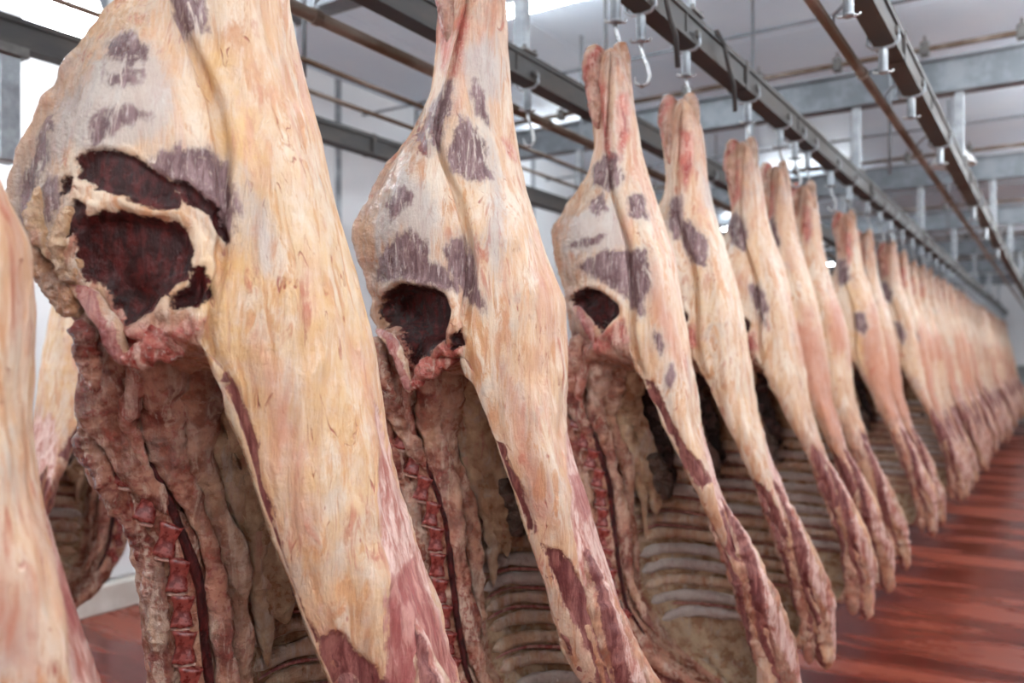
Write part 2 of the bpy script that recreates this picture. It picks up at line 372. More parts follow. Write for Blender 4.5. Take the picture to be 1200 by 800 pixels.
    # bluish veil over fat
    c = t.mix(t.math('MULTIPLY', reg('veil', .02, True), .65), c, t.mix(n_fib, (.30, .28, .30), (.62, .57, .52)))
    # purple membrane muscle: a pale halo around it, then a marbled dark patch
    c = t.mix(t.math('MULTIPLY', reg('mem', .022, True, .016), .6), c, t.mix(n_fib2, (.40, .32, .27), (.62, .52, .43)))
    mm = t.mix(t.step(n_fib, .40, .66), (.095, .034, .036), (.28, .165, .165))
    mm = t.mix(t.step(n_fib2, .54, .70, 0, .7), mm, (.56, .45, .42))
    mm = t.mix(t.step(n_str2, .56, .66, 0, .75), mm, (.70, .58, .48))
    c = t.mix(t.math('MULTIPLY', reg('mem', .008, True, .004), t.step(n_fine, .26, .46, .6, .98)), c, mm)
    pu = t.mix(t.step(n_fib, .42, .62), (.12, .021, .020), (.29, .105, .085))
    c = t.mix(reg('pur', .004, True), c, pu)
    rd = t.mix(t.step(n_mid, .40, .60), (.28, .018, .014), (.48, .11, .08))
    rd = t.mix(t.step(n_fib, .50, .62, 0, .8), rd, (.66, .40, .31))
    rd = t.mix(t.step(n_fine, .58, .66, 0, .6), rd, (.72, .52, .42))
    c = t.mix(t.math('MULTIPLY', reg('red', .014, True), t.step(n_fine, .3, .55, .6, .95)), c, rd)
    # cut muscle
    mu = t.mix(t.step(t.noise(t.mapping(co, (1.0, 1, .5)), 60, 5, .6, .5), .40, .66), (.026, .0045, .0045), (.085, .011, .010))
    mu = t.mix(t.step(n_fine, .62, .72, 0, .35), mu, (.22, .05, .04))
    musf = reg('mus', .0025)
    c = t.mix(musf, c, mu)
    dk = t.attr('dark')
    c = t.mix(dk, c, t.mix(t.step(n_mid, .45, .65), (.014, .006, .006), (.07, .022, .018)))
    # relief
    h = t.math('ADD', t.math('MULTIPLY', n_fib, .9), t.math('ADD', t.math('MULTIPLY', n_mid, .8), t.math('MULTIPLY', n_fine, .35)))
    h = t.math('ADD', h, t.math('MULTIPLY', n_str2, 1.2))
    h = t.math('SUBTRACT', h, t.math('MULTIPLY', vein, .5))
    h = t.math('SUBTRACT', h, t.math('MULTIPLY', musf, .5))
    wet = t.attr('wet')
    hw = t.math('MULTIPLY', t.math('MULTIPLY', n_fine, 2.6), wet)
    h = t.math('ADD', h, hw)
    rough = t.math('SUBTRACT', t.step(n_mid, .35, .65, .34, .54), t.math('MULTIPLY', wet, .29))
    rough = t.math('SUBTRACT', rough, t.math('MULTIPLY', musf, .10), clamp=True)
    nrm = t.bump(h, .8, .009)
    coat = t.math('MULTIPLY', wet, t.step(n_mid, .40, .58), clamp=True)
    return t.out(c, rough, 0.0, nrm, t.math('SUBTRACT', .5, t.math('MULTIPLY', musf, .28)),
                 **{'Coat Weight': coat, 'Coat Roughness': .09, 'Coat Normal': t.bump(t.math('ADD', n_fine, t.math('MULTIPLY', n_mid, 1.5)), 1.0, .012)})

def make_plain(name, col, rough=.5, metal=0.0, col2=None, scale=8, bump=0.0, lo=.4, hi=.65, stretch=(1, 1, 1), detail=5):
    t = NT(name)
    co = t.mapping(t.n('ShaderNodeTexCoord').outputs['Object'], stretch)
    n = t.noise(co, scale, detail, .6)
    c = t.mix(t.step(n, lo, hi), col, col2) if col2 else col
    r = t.step(n, .3, .7, max(rough - .1, .04), min(rough + .1, 1))
    return t.out(c, r, metal, t.bump(n, .4, bump) if bump else None)

FLESH = make_flesh()
M = {
    'beam': make_plain('painted_rail', (.030, .027, .026), .62, .0, (.070, .058, .050), 6, .002, stretch=(1, .35, 1)),
    'pipe': make_plain('stained_pipe', (.13, .085, .055), .4, .5, (.28, .23, .19), 5, .001, stretch=(1, .3, 1)),
    'zinc': make_plain('galvanised_steel', (.26, .275, .29), .42, .6, (.40, .42, .44), 10, .0),
    'cross': make_plain('grey_cross_steel', (.15, .165, .18), .55, .2, (.25, .27, .29), 4, .001),
    'steel': make_plain('hook_steel', (.38, .38, .38), .32, .95, (.55, .55, .55), 20),
    'dark': make_plain('dark_fitting', (.09, .085, .08), .5, .4, (.16, .15, .14), 14),
    'ceil': make_plain('ceiling_panel_white', (.74, .85, .95), .45, 0, (.81, .90, .97), 1.3, lo=.35, hi=.7),
    'wall': make_plain('wall_panel_white', (.74, .75, .76), .4, 0, (.80, .80, .80), 1.5, lo=.35, hi=.7),
    'dado': make_plain('grey_dado', (.20, .21, .21), .45, 0, (.27, .28, .28), 2),
    'kerb': make_plain('kerb_concrete', (.55, .50, .44), .6, 0, (.66, .62, .56), 5, .002),
    'enamel': make_plain('white_enamel', (.72, .73, .72), .3, 0, (.8, .8, .8), 6),
    'disc': make_plain('cartilage', (.42, .22, .17), .35, 0, (.66, .48, .40), 60),
    'bone': make_plain('split_vertebra', (.115, .012, .010), .3, 0, (.27, .05, .038), 70, .006, .36, .60),
    'cord': make_plain('marrow_channel', (.07, .008, .008), .2, 0, (.2, .025, .02), 40, .003),
}

def make_floor():
    t = NT('bloody_wet_floor')
    co = t.n('ShaderNodeTexCoord').outputs['Object']
    n1 = t.noise(t.mapping(co, (.35, 1.6, 1)), 1.1, 6, .6, .4)
    n2 = t.noise(co, 5, 6, .65)
    n3 = t.noise(t.mapping(co, (.5, 1.2, 1)), .8, 3)
    c = t.mix(t.step(n1, .38, .62), (.085, .012, .008), (.25, .050, .026))
    c = t.mix(t.step(n2, .50, .70, 0, .6), c, (.16, .028, .019))
    c = t.mix(t.step(n3, .56, .70, 0, .7), c, (.07, .008, .006))
    r = t.step(n1, .35, .65, .14, .34)
    return t.out(c, r, 0, t.bump(t.math('ADD', n2, t.math('MULTIPLY', n1, 1.5)), .25, .01), .22)
M['floor'] = make_floor()

def make_emit(name, col, s):
    t = NT(name)
    return t.out((.9, .9, .9), .4, 0, **{'Emission Color': col, 'Emission Strength': s})
M['lamp'] = make_emit('lamp_globe_glow', (.96, .98, 1.0), LAMP_POWER)
M['tube'] = make_emit('lamp_tube_glow', (.84, .93, 1.0), TUBE_POWER)

# ------------------------------------------------------------------ room shell
XL, XR, Y0, Y1 = -5.9, 4.2, -3.6, 30.0
HC = 2.75                                  # ceiling above the eye
def Z(h): return EYE + h
floor = tag(MB().box(XL - .2, XR + .2, Y0 - .2, Y1 + .2, -.2, 0).build('floor', M['floor']), kind='structure')
ceil = tag(MB().box(XL - .2, XR + .2, Y0 - .2, Y1 + .2, Z(HC) + .02, Z(HC) + .2).build('ceiling', M['ceil']), kind='structure')
# ceiling panels with open joints
PW, PL = 1.15, 3.6
pan = {}
ny = int((Y1 - Y0) / PL) + 1
nx = int((XR - XL) / PW) + 1
for i in range(nx):
    for j in range(ny):
        x0 = XL + i * PW; y0 = Y0 + j * PL
        x1 = min(x0 + PW, XR); y1 = min(y0 + PL, Y1)
        if x1 - x0 < .1 or y1 - y0 < .1: continue
        key = (round(x1 - x0, 3), round(y1 - y0, 3))
        if key not in pan:
            pan[key] = MB().box(.006, key[0] - .006, .006, key[1] - .006, 0, .028, .004).mesh('ceiling_panel', M['ceil'])
        link('ceiling_panel', pan[key], ceil, (x0, y0, Z(HC)))

def wall(name, x0, x1, y0, y1):
    return tag(MB().box(x0, x1, y0, y1, 0, Z(HC) + .02).build(name, M['wall']), kind='structure')
wl = wall('wall_left', XL - .2, XL, Y0, Y1)
wr = wall('wall_right', XR, XR + .2, Y0, Y1)
wb = wall('wall_back', XL, XR, Y0 - .2, Y0)
wf = wall('wall_far', XL, XR, Y1, Y1 + .2)
pm = MB().box(0, .03, .008, 1.192, .22, Z(HC) - .02, .006).mesh('wall_panel', M['wall'])
post = MB().box(0, .05, -.035, .035, .2, Z(HC) - .02, .004).mesh('joint_post', M['zinc'])
for k in range(28):
    link('wall_panel', pm, wl, (XL, Y0 + k * 1.2, 0))
    if k: link('joint_post', post, wl, (XL, Y0 + k * 1.2, 0))
tag(MB().box(XL, XL + .12, Y0, Y1, 0, .2, .01).build('baseboard_left', M['kerb']), kind='structure')
pf = MB().box(.008, 1.142, -.03, 0, 1.75, Z(HC) - .02, .006).mesh('wall_panel', M['wall'])
pd = MB().box(.008, 1.142, -.04, 0, .0, 1.72, .006).mesh('dado_panel', M['dado'])
for k in range(8):
    link('wall_panel', pf, wf, (XL + k * 1.15, Y1, 0)); link('dado_panel', pd, wf, (XL + k * 1.15, Y1, 0))

# ------------------------------------------------------------------ overhead steel
RAILS = [(-.64, 'right'), (-1.36, 'main'), (-2.20, 'second'), (-3.82, 'third')]
HB, HT = 1.36, 1.48
YA, YB = -2.6, 28.5
rail_lab = {
    'right': 'empty dark steel overhead rail beside the stained guide pipe',
    'main': 'dark steel overhead rail carrying the long row of beef sides',
    'second': 'dark steel overhead rail running behind the row of beef sides',
    'third': 'dark steel overhead rail near the white panel wall'}
def hz(x): return Z(x)
for x, k in RAILS:
    r = empty('overhead_rail', (x, 0, Z(HB)))
    tag(r, rail_lab[k], 'rail', 'overhead rails')
    m = MB()
    m.box(-.034, .034, YA, YB, .014, .106); m.box(-.044, .044, YA, YB, .104, .13)
    m.build('web', M['beam'], r)
    MB().box(-.044, .044, YA, YB, 0, .018).build('bottom_flange', M['beam'], r)
    sl = MB().box(.033, .040, -.008, .008, .018, .104).mesh('stiffener', M['beam'])
    sl2 = MB().box(-.048, .048, -.02, .02, -.004, .134).mesh('joint_collar', M['beam'])
    for j in range(17):
        link('stiffener', sl, r, (0, -2 + j * 1.8, 0))
    for j in range(9):
        link('joint_collar', sl2, r, (0, .9 + j * 3.3, 0))
# bracket post on the wall rail
b = empty('rail_bracket', (-3.82, 1.90, Z(.86)))
tag(b, 'thick grey bracket post clamped on the rail near the wall', 'bracket')
MB().box(-.05, .05, -.045, .045, 0, HB - .86 - .002, .008).build('post', M['zinc'], b)
MB().box(-.075, .075, -.07, .07, HB - .86 - .05, HB - .86 - .004, .006).build('clamp', M['dark'], b)
# round guide pipes
for x, h, rad, lab in ((-.78, 1.34, .021, 'brown stained guide pipe beside the empty rail'),
                       (-2.47, 1.36, .026, 'brown stained guide pipe behind the row of beef sides'),
                       (-2.86, 1.36, .012, 'thin steel pipe above the aisle, the one beside the guide pipe'),
                       (-3.17, 1.36, .012, 'thin steel pipe above the aisle, the one nearer the wall rail')):
    p = empty('guide_pipe', (x, 0, Z(h)))
    tag(p, lab, 'pipe', 'pipes along the rails')
    MB().tube([(0, YA, 0), (0, YB, 0)], rad, 12).build('pipe', M['pipe'], p, True)
    cl = MB().tube([(0, -.02, 0), (0, .02, 0)], rad + .006, 12).mesh('pipe_clip', M['pipe'])
    for j in range(14):
        link('pipe_clip', cl, p, (0, .6 + j * 1.8, 0))
    if rad > .02:
        # bracket arms that carry the pipe from its rail
        s = .09 if x > -1 else .22
        arm = MB().tube([(0, 0, 0), (0, 0, .06), (s * .5, 0, .10), (s, 0, .10)], .008, 8).mesh('bracket_arm', M['zinc'])
        for j in range(18): link('bracket_arm', arm, p, (0, 1.2 + j * 1.2, 0))

# cross beams, the pipes clamped above them and the posts down to the rails
CY = [3.5, 7.1, 10.7, 14.3, 17.9, 21.5, 25.1]
for j, y in enumerate(CY):
    b = empty('cross_beam', (0, y, Z(2.0)))
    tag(b, 'grey steel cross beam carrying the rails under the ceiling', 'beam', 'cross beams under the ceiling')
    m = MB(); m.box(XL, XR, -.010, .010, .012, .25); m.box(XL, XR, -.07, .07, .25, .265)
    m.build('web', M['cross'], b)
    MB().box(XL, XR, -.07, .07, 0, .014).build('bottom_flange', M['cross'], b)
    p = empty('cross_pipe', (0, y - .10, Z(2.33)))
    tag(p, 'brown pipe clamped along a cross beam under the ceiling', 'pipe', 'cross pipes')
    MB().tube([(XL, 0, 0), (XR, 0, 0)], .022, 10).build('pipe', M['pipe'], p, True)
    cm = MB(); cm.box(-.03, .03, -.035, .035, -.05, .05, .006); cm.tube([(0, 0, .03), (0, 0, .10)], .008, 6)
    cme = cm.mesh('clamp', M['dark'])
    for k in range(11): link('clamp', cme, p, (-5.2 + k * .62, 0, 0))
    q = tag(MB().tube([(XL, y - .75, Z(2.47)), (XR, y - .75, Z(2.47))], .013, 8).build('conduit', M['cross'], None, True),
            'thin grey conduit running across under the ceiling', 'conduit', 'thin cross conduits')
    for x, k in RAILS:
        h = empty('drop_post', (x, y, Z(HT)))
        tag(h, 'square steel post dropping from a cross beam to a rail', 'post', 'drop posts above the rails')
        MB().box(-.03, .03, -.03, .03, 0, 2.0 - HT, .004).build('post', M['zinc'], h)
        fp = MB().box(-.055, .055, -.06, .06, 0.012, .024).build('foot_plate', M['dark'], h)
        bm_ = MB().lathe([(.011, 0), (.011, .014)], 6).mesh('bolt', M['dark'])
        for sx in (-1, 1):
            for sy in (-1, 1): link('bolt', bm_, fp, (sx * .043, sy * .047, .024))
# thin threaded rods from the ceiling
for x, y in ((-1.95, 3.9), (-2.9, 3.9), (-1.95, 6.35), (-1.0, 6.35), (-3.4, 6.35), (-2.9, 2.75), (-1.95, 9.95), (-1.0, 9.95), (-3.5, 9.95), (-1.0, 13.55), (-2.9, 13.55), (-4.6, 3.9), (-4.6, 6.35)):
    tag(MB().tube([(x, y, Z(1.30)), (x, y, Z(HC))], .011, 8).build('hanger_rod', M['cross'], None, True),
        'thin vertical hanger rod from the ceiling between the rails', 'rod', 'hanger rods')

# ceiling lamps: a globe under an enamel shade
def lamp_meshes():
    g = MB().lathe([(.005, -.155), (.08, -.145), (.15, -.105), (.195, -.035), (.205, .02), (.185, .085), (.12, .13)], 20).mesh('globe', M['lamp'], True)
    s = MB().lathe([(.122, .127), (.13, .135), (.10, .18), (.05, .205), (.012, .21)], 20).mesh('cap', M['enamel'], True)
    r = MB().tube([(0, 0, .2), (0, 0, 1.0)], .010, 8).mesh('stem', M['zinc'])
    return g, s, r
LG, LS, LR = lamp_meshes()
LAMPS = [(-4.54, 2.54), (-4.6, -2.0), (-2.5, -.6), (2.6, -1.2), (.62, .2), (.62, 3.2), (.62, 6.4), (.62, 9.6), (.62, 13.5), (.62, 19.5)]  # open-floor globes are added out of view to brighten ceiling and sides
for i, (x, y) in enumerate(LAMPS):  # the globe left behind the camera is added for sparkle on the largest side
    h = 1.91
    t = empty('ceiling_lamp', (x, y, Z(h)))
    tag(t, 'glowing round ceiling lamp toward the white wall, one of them added for sparkle' if x < -2 else 'added round lamp out of view over the open floor beside the rails', 'lamp', 'round lamps by the wall' if x < -2 else 'added round lamps over the open floor')
    link('globe', LG, t); link('cap', LS, t)
    st = link('stem', LR, t); st.scale = (1, 1, (HC - h - .2) / .8); st.location = (0, 0, .2 - .2 * st.scale[2])

# tube lights under the ceiling, midway between the cross beams
tb = MB().box(-.62, .62, -.055, .055, -.05, 0, .012).mesh('diffuser', M['tube'])
th_ = MB().box(-.64, .64, -.07, .07, 0, .035, .006).mesh('housing', M['enamel'])
tr_ = MB().tube([(0, 0, .03), (0, 0, .14)], .006, 6).mesh('suspension', M['zinc'])
for y in (-1.9, 1.7, 5.3, 8.9, 12.5, 16.1, 19.7, 23.3, 27.0):
    for x in (-4.9, -3.1, .7, 2.6):
        if x < 0 and (x, y) not in ((-4.9, -1.9), (-3.1, -1.9), (-4.9, 1.7), (-3.1, 5.3), (-4.9, 8.9), (-3.1, 12.5), (-4.9, 16.1), (-4.9, 23.3)): continue
        t = empty('tube_light', (x, y, Z(HC) - .13))
        tag(t, 'glowing tube light hung under the ceiling panels' + (' toward the wall rail' if x < 0 else ' over the open floor'), 'tube light', 'tube lights toward the wall' if x < 0 else 'tube lights over the open floor')
        link('diffuser', tb, t); link('housing', th_, t)
        for q in (-.5, .5): link('suspension', tr_, t, (q, 0, -.01))
# an unlit enamel shade beside the empty rail
t = empty('shade_lamp', (-.86, 8.9, Z(1.84)))
tag(t, 'unlit white conical lamp shade above the empty rail', 'lamp')
MB().lathe([(.005, .20), (.05, .19), (.16, .07), (.20, .0), (.195, -.004), (.15, .06), (.045, .17), (.005, .175)], 24).build('shade', M['enamel'], t, True)
MB().tube([(0, 0, .19), (0, 0, HC - 1.84)], .010, 8).build('stem', M['zinc'], t)

# ------------------------------------------------------------------ beef sides
# local frame: x = a (towards the belly), y = -b (b = out of the opened side), z up from the hook
TOP = [(.03, -.03, .03), (.0, -.062, .052), (-.07, -.088, .074), (-.18, -.074, .092), (-.32, -.062, .112)]     # z, L, R
LOWL = [(-1.14, -.262), (-1.22, -.29), (-1.30, -.28), (-1.40, -.235), (-1.55, -.185), (-1.75, -.17), (-2.0, -.13), (-2.15, -.02), (-2.3, .16)]
LOWR = [(-1.9, .47), (-2.1, .575), (-2.22, .60), (-2.32, .58)]
LOWE = [(-1.9, .27), (-2.1, .41), (-2.25, .47), (-2.34, .46)]
ZB = -2.30

def smooth_prof(tab, zs, k):
    tab = sorted(tab, key=lambda p: -p[0])
    v = np.interp(-zs, [-p[0] for p in tab], [p[1] for p in tab])
    w = np.hanning(2 * k + 3)[1:-1]; w /= w.sum()
    vp = np.concatenate([np.full(k, v[0]), v, np.full(k, v[-1])])
    return np.convolve(vp, w, 'valid')

class Side:
    """cross sections of one beef side: ring(z) returns the closed loop E, belly, back, S, cavity, E"""
    def __init__(self, o, lowshift=0.0, cavz=(-1.05, -1.24)):
        z = self.z = np.linspace(.03, ZB, 467)
        def prof(key, top, low, sh):
            d = [(zz, a) for a, zz in o[key]]
            zt, zb = d[0][0], d[-1][0]
            t = [p for p in top if p[0] > zt + .04]
            l = [(p[0], p[1] + sh) for p in low if p[0] < zb - .06]
            return smooth_prof(t + d + l, z, 7)
        self.L = prof('L', [(p[0], p[1]) for p in TOP], LOWL, lowshift)
        self.R = prof('R', [(p[0], p[2]) for p in TOP], LOWR, lowshift * .6)
        self.E = prof('E', [(.03, 0), (-.1, -.01)], LOWE, lowshift * .6)
        it = lambda zz, vv: smooth_prof(list(zip(zz, vv)), z, 9)
        self.bF = it([.03, 0, -.1, -.35, -.55, -.75, -1.0, -1.3, -1.7, -2.1, -2.35], [.02, .06, .075, .08, .10, .135, .155, .15, .14, .10, .05])
        self.bB = it([.03, 0, -.1, -.35, -.55, -.75, -1.0, -1.3, -1.8, -2.1, -2.35], [-.02, -.06, -.08, -.09, -.17, -.26, -.31, -.33, -.33, -.26, -.12])
        self.bL = it([.03, -.35, -.6, -.8, -1.0, -1.15, -1.3, -1.6, -2.0, -2.35], [0, 0, -.01, -.03, -.05, -.09, -.12, -.14, -.12, -.05])
        self.bR = it([.03, -.35, -.6, -1.0, -1.4, -2.0, -2.35], [0, -.01, -.04, -.06, -.05, -.04, -.02])
        self.cav = ss(-cavz[0], -cavz[1], -z)
        self.th = it([.03, -1.0, -1.4, -1.9, -2.35], [.05, .07, .055, .045, .04])
    def at(self, name, zz):
        return np.interp(-np.asarray(zz, float), -self.z, getattr(self, name))
    def control(self, zz):
        L, R, E, bF, bB, bL, bR, cv, th = (self.at(k, zz) for k in ('L', 'R', 'E', 'bF', 'bB', 'bL', 'bR', 'cav', 'th'))
        w = R - E; W = R - L
        C = [(E, bF), (E + .25 * w, bF + .022), (E + .58 * w, bF + .008), (E + .88 * w, bR + .52 * (bF - bR)), (R, bR),
             (R - .10 * W, bB * .62), (L + .52 * W, bB), (L + .13 * W, bB * .68), (L, bL)]
        us = [.08, .2, .32, .44, .56, .68, .8, .9, .965]
        bulge = .055 * ss(.4, .7, -zz)
        S = [(L + u * (E - L), bL + u * (bF - bL) + bulge * 4 * u * (1 - u) + .02 * u) for u in us]
        K = [(L + .045, bL + .05), (L + .125, bL + .055), (L + .165, bL - .03), (L + .23, bB + th + .03), (L + .55 * W, bB + th),
             (R - th - .015, bB * .5), (R - th, bR + .01), (E + .45 * w, bF - th), (E + .014, bF - .028)]
        for (sa, sb), (ka, kb) in zip(S, K):
            C.append((sa + (ka - sa) * cv, sb + (kb - sb) * cv))
        return np.array(C, dtype=float)          # (18, 2[, nz])
    SEG = [11, 11, 11, 9, 4, 4, 4, 4, 7, 7, 7, 7, 8, 8, 6, 5, 7, 5]
    def ring(self, zz, dens=1.0):
        C = self.control(zz)
        pts = []; par = []
        n = len(C)
        for i in range(n):
            p0, p1, p2, p3 = C[i - 1], C[i], C[(i + 1) % n], C[(i + 2) % n]
            k = max(2, int(round(self.SEG[i] * dens)))
            for q in range(k):
                t = q / k
                pts.append(.5 * ((2 * p1) + (-p0 + p2) * t + (2 * p0 - 5 * p1 + 4 * p2 - p3) * t * t + (-p0 + 3 * p1 - 3 * p2 + p3) * t ** 3))
                par.append(i + t)
        return np.array(pts), np.array(par)
    def inner(self, u, zz):
        """a point on the cavity wall; u = control parameter 9..17"""
        C = self.control(zz); n = len(C); i = int(u); t = u - i
        p0, p1, p2, p3 = C[i - 1], C[i % n], C[(i + 1) % n], C[(i + 2) % n]
        return .5 * ((2 * p1) + (-p0 + p2) * t + (2 * p0 - 5 * p1 + 4 * p2 - p3) * t * t + (-p0 + 3 * p1 - 3 * p2 + p3) * t ** 3)

ATTRS = ('yel', 'rsm', 'inn', 'raw', 'wet', 'pnk', 'pnr', 'veil', 'mem', 'pur', 'red', 'mus', 'dark')
NEG = {'rsm', 'pnk', 'pnr', 'veil', 'mem', 'pur', 'red', 'mus'}

def grid_mesh(name, V, att, closed=True, caps=True):
    """V: (nz, nu, 3) rings from the top down"""
    nz, nu, _ = V.shape
    co = V.reshape(-1, 3)
    i = np.arange(nz - 1)[:, None] * nu; j = np.arange(nu)[None, :]; jn = (j + 1) % nu
    F = np.stack([i + j, i + nu + j, i + nu + jn, i + jn], -1).reshape(-1, 4)
    me = bpy.data.meshes.new(name)
    nf = len(F)
    extra = []
    if caps: extra = [list(range(nu)), list(range((nz - 1) * nu + nu - 1, (nz - 1) * nu - 1, -1))]
    me.vertices.add(len(co)); me.vertices.foreach_set('co', co.ravel().astype(np.float32))
    tot = nf * 4 + sum(len(e) for e in extra)
    me.loops.add(tot)
    li = np.concatenate([F.ravel()] + [np.array(e) for e in extra]).astype(np.int32)
    me.loops.foreach_set('vertex_index', li)
    me.polygons.add(nf + len(extra))
    st = np.concatenate([np.arange(nf) * 4, nf * 4 + np.cumsum([0] + [len(e) for e in extra][:-1])]) if extra else np.arange(nf) * 4
    me.polygons.foreach_set('loop_start', st.astype(np.int32))
    me.update(calc_edges=True)
    me.polygons.foreach_set('use_smooth', [True] * len(me.polygons))
    for k in ATTRS:
        a = me.attributes.new(k, 'FLOAT', 'POINT')
        v = att.get(k, -.05 if k in NEG else 0.0)
        a.data.foreach_set('value', np.broadcast_to(np.asarray(v, np.float32), (len(co),)).astype(np.float32).copy())
    me.materials.append(FLESH)
    return me

def grid_normals(V):
    du = np.roll(V, -1, 1) - np.roll(V, 1, 1)
    dz = np.gradient(V, axis=0)
    n = np.cross(dz, du)
    return n / (np.linalg.norm(n, axis=2, keepdims=True) + 1e-9)

def body_mesh(side, patches, seed, nz=290, dens=1.6, recess=.04, amp=1.0, wetness=1.0, yel=1.0, lowraw=.35):
    zs = np.concatenate([np.linspace(.03, -.02, 6)[:-1], np.linspace(-.02, ZB + .06, nz), np.linspace(ZB + .06, ZB, 8)[1:]])
    rows = [side.ring(z, dens) for z in zs]
    par = rows[0][1]
    AB = np.array([r[0] for r in rows])                       # nz, nu, 2
    # close the two ends
    for k, z in enumerate(zs):
        f = 1.0
        if z > -.03: f = math.sqrt(max(0.03, 1 - ((z + .03) / .062) ** 2))
        if z < ZB + .10: f = math.sqrt(max(0.02, 1 - ((ZB + .10 - z) / .103) ** 2))
        if f < 1:
            c = AB[k].mean(0); AB[k] = c + (AB[k] - c) * f
    V = np.stack([AB[..., 0], -AB[..., 1], np.broadcast_to(zs[:, None], AB.shape[:2])], -1)
    A = V[..., 0].copy(); Zz = V[..., 2].copy()
    cav = np.broadcast_to(side.at('cav', zs)[:, None], A.shape)
    P = np.broadcast_to(par[None, :], A.shape)
    outer = P < 4.6
    inner = (P >= 8.0)
    front = outer | (inner & (cav < .45))
    att = {}
    flat = lambda x: x.ravel()
    fm = flat(front)
    wc = V.reshape(-1, 3)
    A_p = A.ravel() + .011 * fbm(wc * 16, 3, seed + 60); Z_p = Zz.ravel() + .013 * fbm(wc * 16, 3, seed + 61)
    def cover(kinds):
        d = np.full(A.size, -.05)
        for k, poly in patches:
            if k in kinds:
                pa = np.array(poly); lo = pa.min(0) - .05; hi = pa.max(0) + .05
                sel = fm & (flat(A) > lo[0]) & (flat(A) < hi[0]) & (flat(Zz) > lo[1]) & (flat(Zz) < hi[1])
                if sel.any(): d[sel] = np.maximum(d[sel], sdf_poly(A_p[sel], Z_p[sel], poly))
        return d
    cut = cover(('cut',))
    att['mus'] = np.maximum(cover(('mus',)), cut)
    for k in ('rsm', 'mem', 'pur', 'red', 'pnk', 'pnr', 'veil'): att[k] = cover((k,))
    Ef = np.broadcast_to(side.at('E', zs)[:, None], A.shape); Lf = np.broadcast_to(side.at('L', zs)[:, None], A.shape)
    Rf = np.broadcast_to(side.at('R', zs)[:, None], A.shape)
    ridge = np.exp(-((A - Ef - .03) / .035) ** 2) * ss(.35, .55, -Zz) * ss(1.25, .95, -Zz)
    att['yel'] = flat(np.clip(yel * (ridge * .9 + .35 * ss(.6, .9, -Zz) * ss(-.1, .1, A - Ef) + .25), 0, 1) * front)
    att['inn'] = flat(ss(.35, .9, cav) * inner)
    back = (P > 5.0) & (P < 8.0)
    spine = inner & (P < 11.3)
    att['raw'] = flat(np.clip(.75 * ss(.95, 1.15, -Zz) * ((P > 7.3) & (P < 11.6)) + .55 * ss(.42, .05, -Zz)
                              + .7 * ss(.97, 1.04, -Zz) * ss(1.35, 1.2, -Zz) * (inner & (P < 16.5)) + lowraw * ss(1.15, 1.75, -Zz) * outer
                              + .42 * ss(Lf + .15, Lf + .02, A) * ss(.42, .6, -Zz) * front, 0, 1))
    att['wet'] = flat(wetness * np.clip(ss(Lf + .16, Lf + .04, A) * ss(.35, .5, -Zz) * ss(1.1, .95, -Zz) * front + .5 * ss(.95, 1.05, -Zz) * inner, 0, 1))
    # relief
    N = grid_normals(V)
    co = V.reshape(-1, 3)
    disp = .010 * fbm(co * 5, 3, seed) + .0045 * fbm(co * np.array([17, 17, 8.0]), 3, seed + 9)
    lumps = fbm(co * 26, 3, seed + 21)
    disp = disp + att['raw'] * .011 * lumps * flat(inner | (P > 7)) + .016 * ss(.9, 1.0, -flat(Zz)) * ss(1.32, 1.2, -flat(Zz)) * flat(inner) * fbm(co * 14, 2, seed + 5)
    disp = disp + att['wet'] * .006 * lumps
    fold = .5 - np.abs(fbm(co * np.array([13, 13, 3.0]), 3, seed + 31))
    disp = disp + .016 * (fold - .3) * flat(outer) * ss(.85, 1.25, -flat(Zz))
    disp = disp + .006 * (fold - .3) * flat(front) * ss(.3, .5, -flat(Zz))
    disp = disp * amp
    rim = np.exp(-((cut + .012) / .010) ** 2) * .007
    disp = disp + rim - recess * ss(-.004, .022, cut) + .004 * ss(0, .01, att['mem']) * 0
    m2 = cover(('mus',)); disp = disp - .008 * ss(-.003, .006, m2) + .004 * np.exp(-((m2 + .007) / .005) ** 2)
    disp = disp + .016 * ss(-.01, .01, att['red']) * (.35 + lumps) * flat(ss(.7, .95, -Zz))
    disp = disp + flat(ridge * np.exp(-((A - Ef - .025) / .016) ** 2)) * .012
    disp = disp - .006 * ss(-.004, .006, att['pur'])
    # step where the white fat ends on the skin muscle
    disp = disp - .007 * ss(-.004, .004, att['pnk'])
    V = V + N * disp.reshape(A.shape)[..., None]
    return grid_mesh('body', V, att)

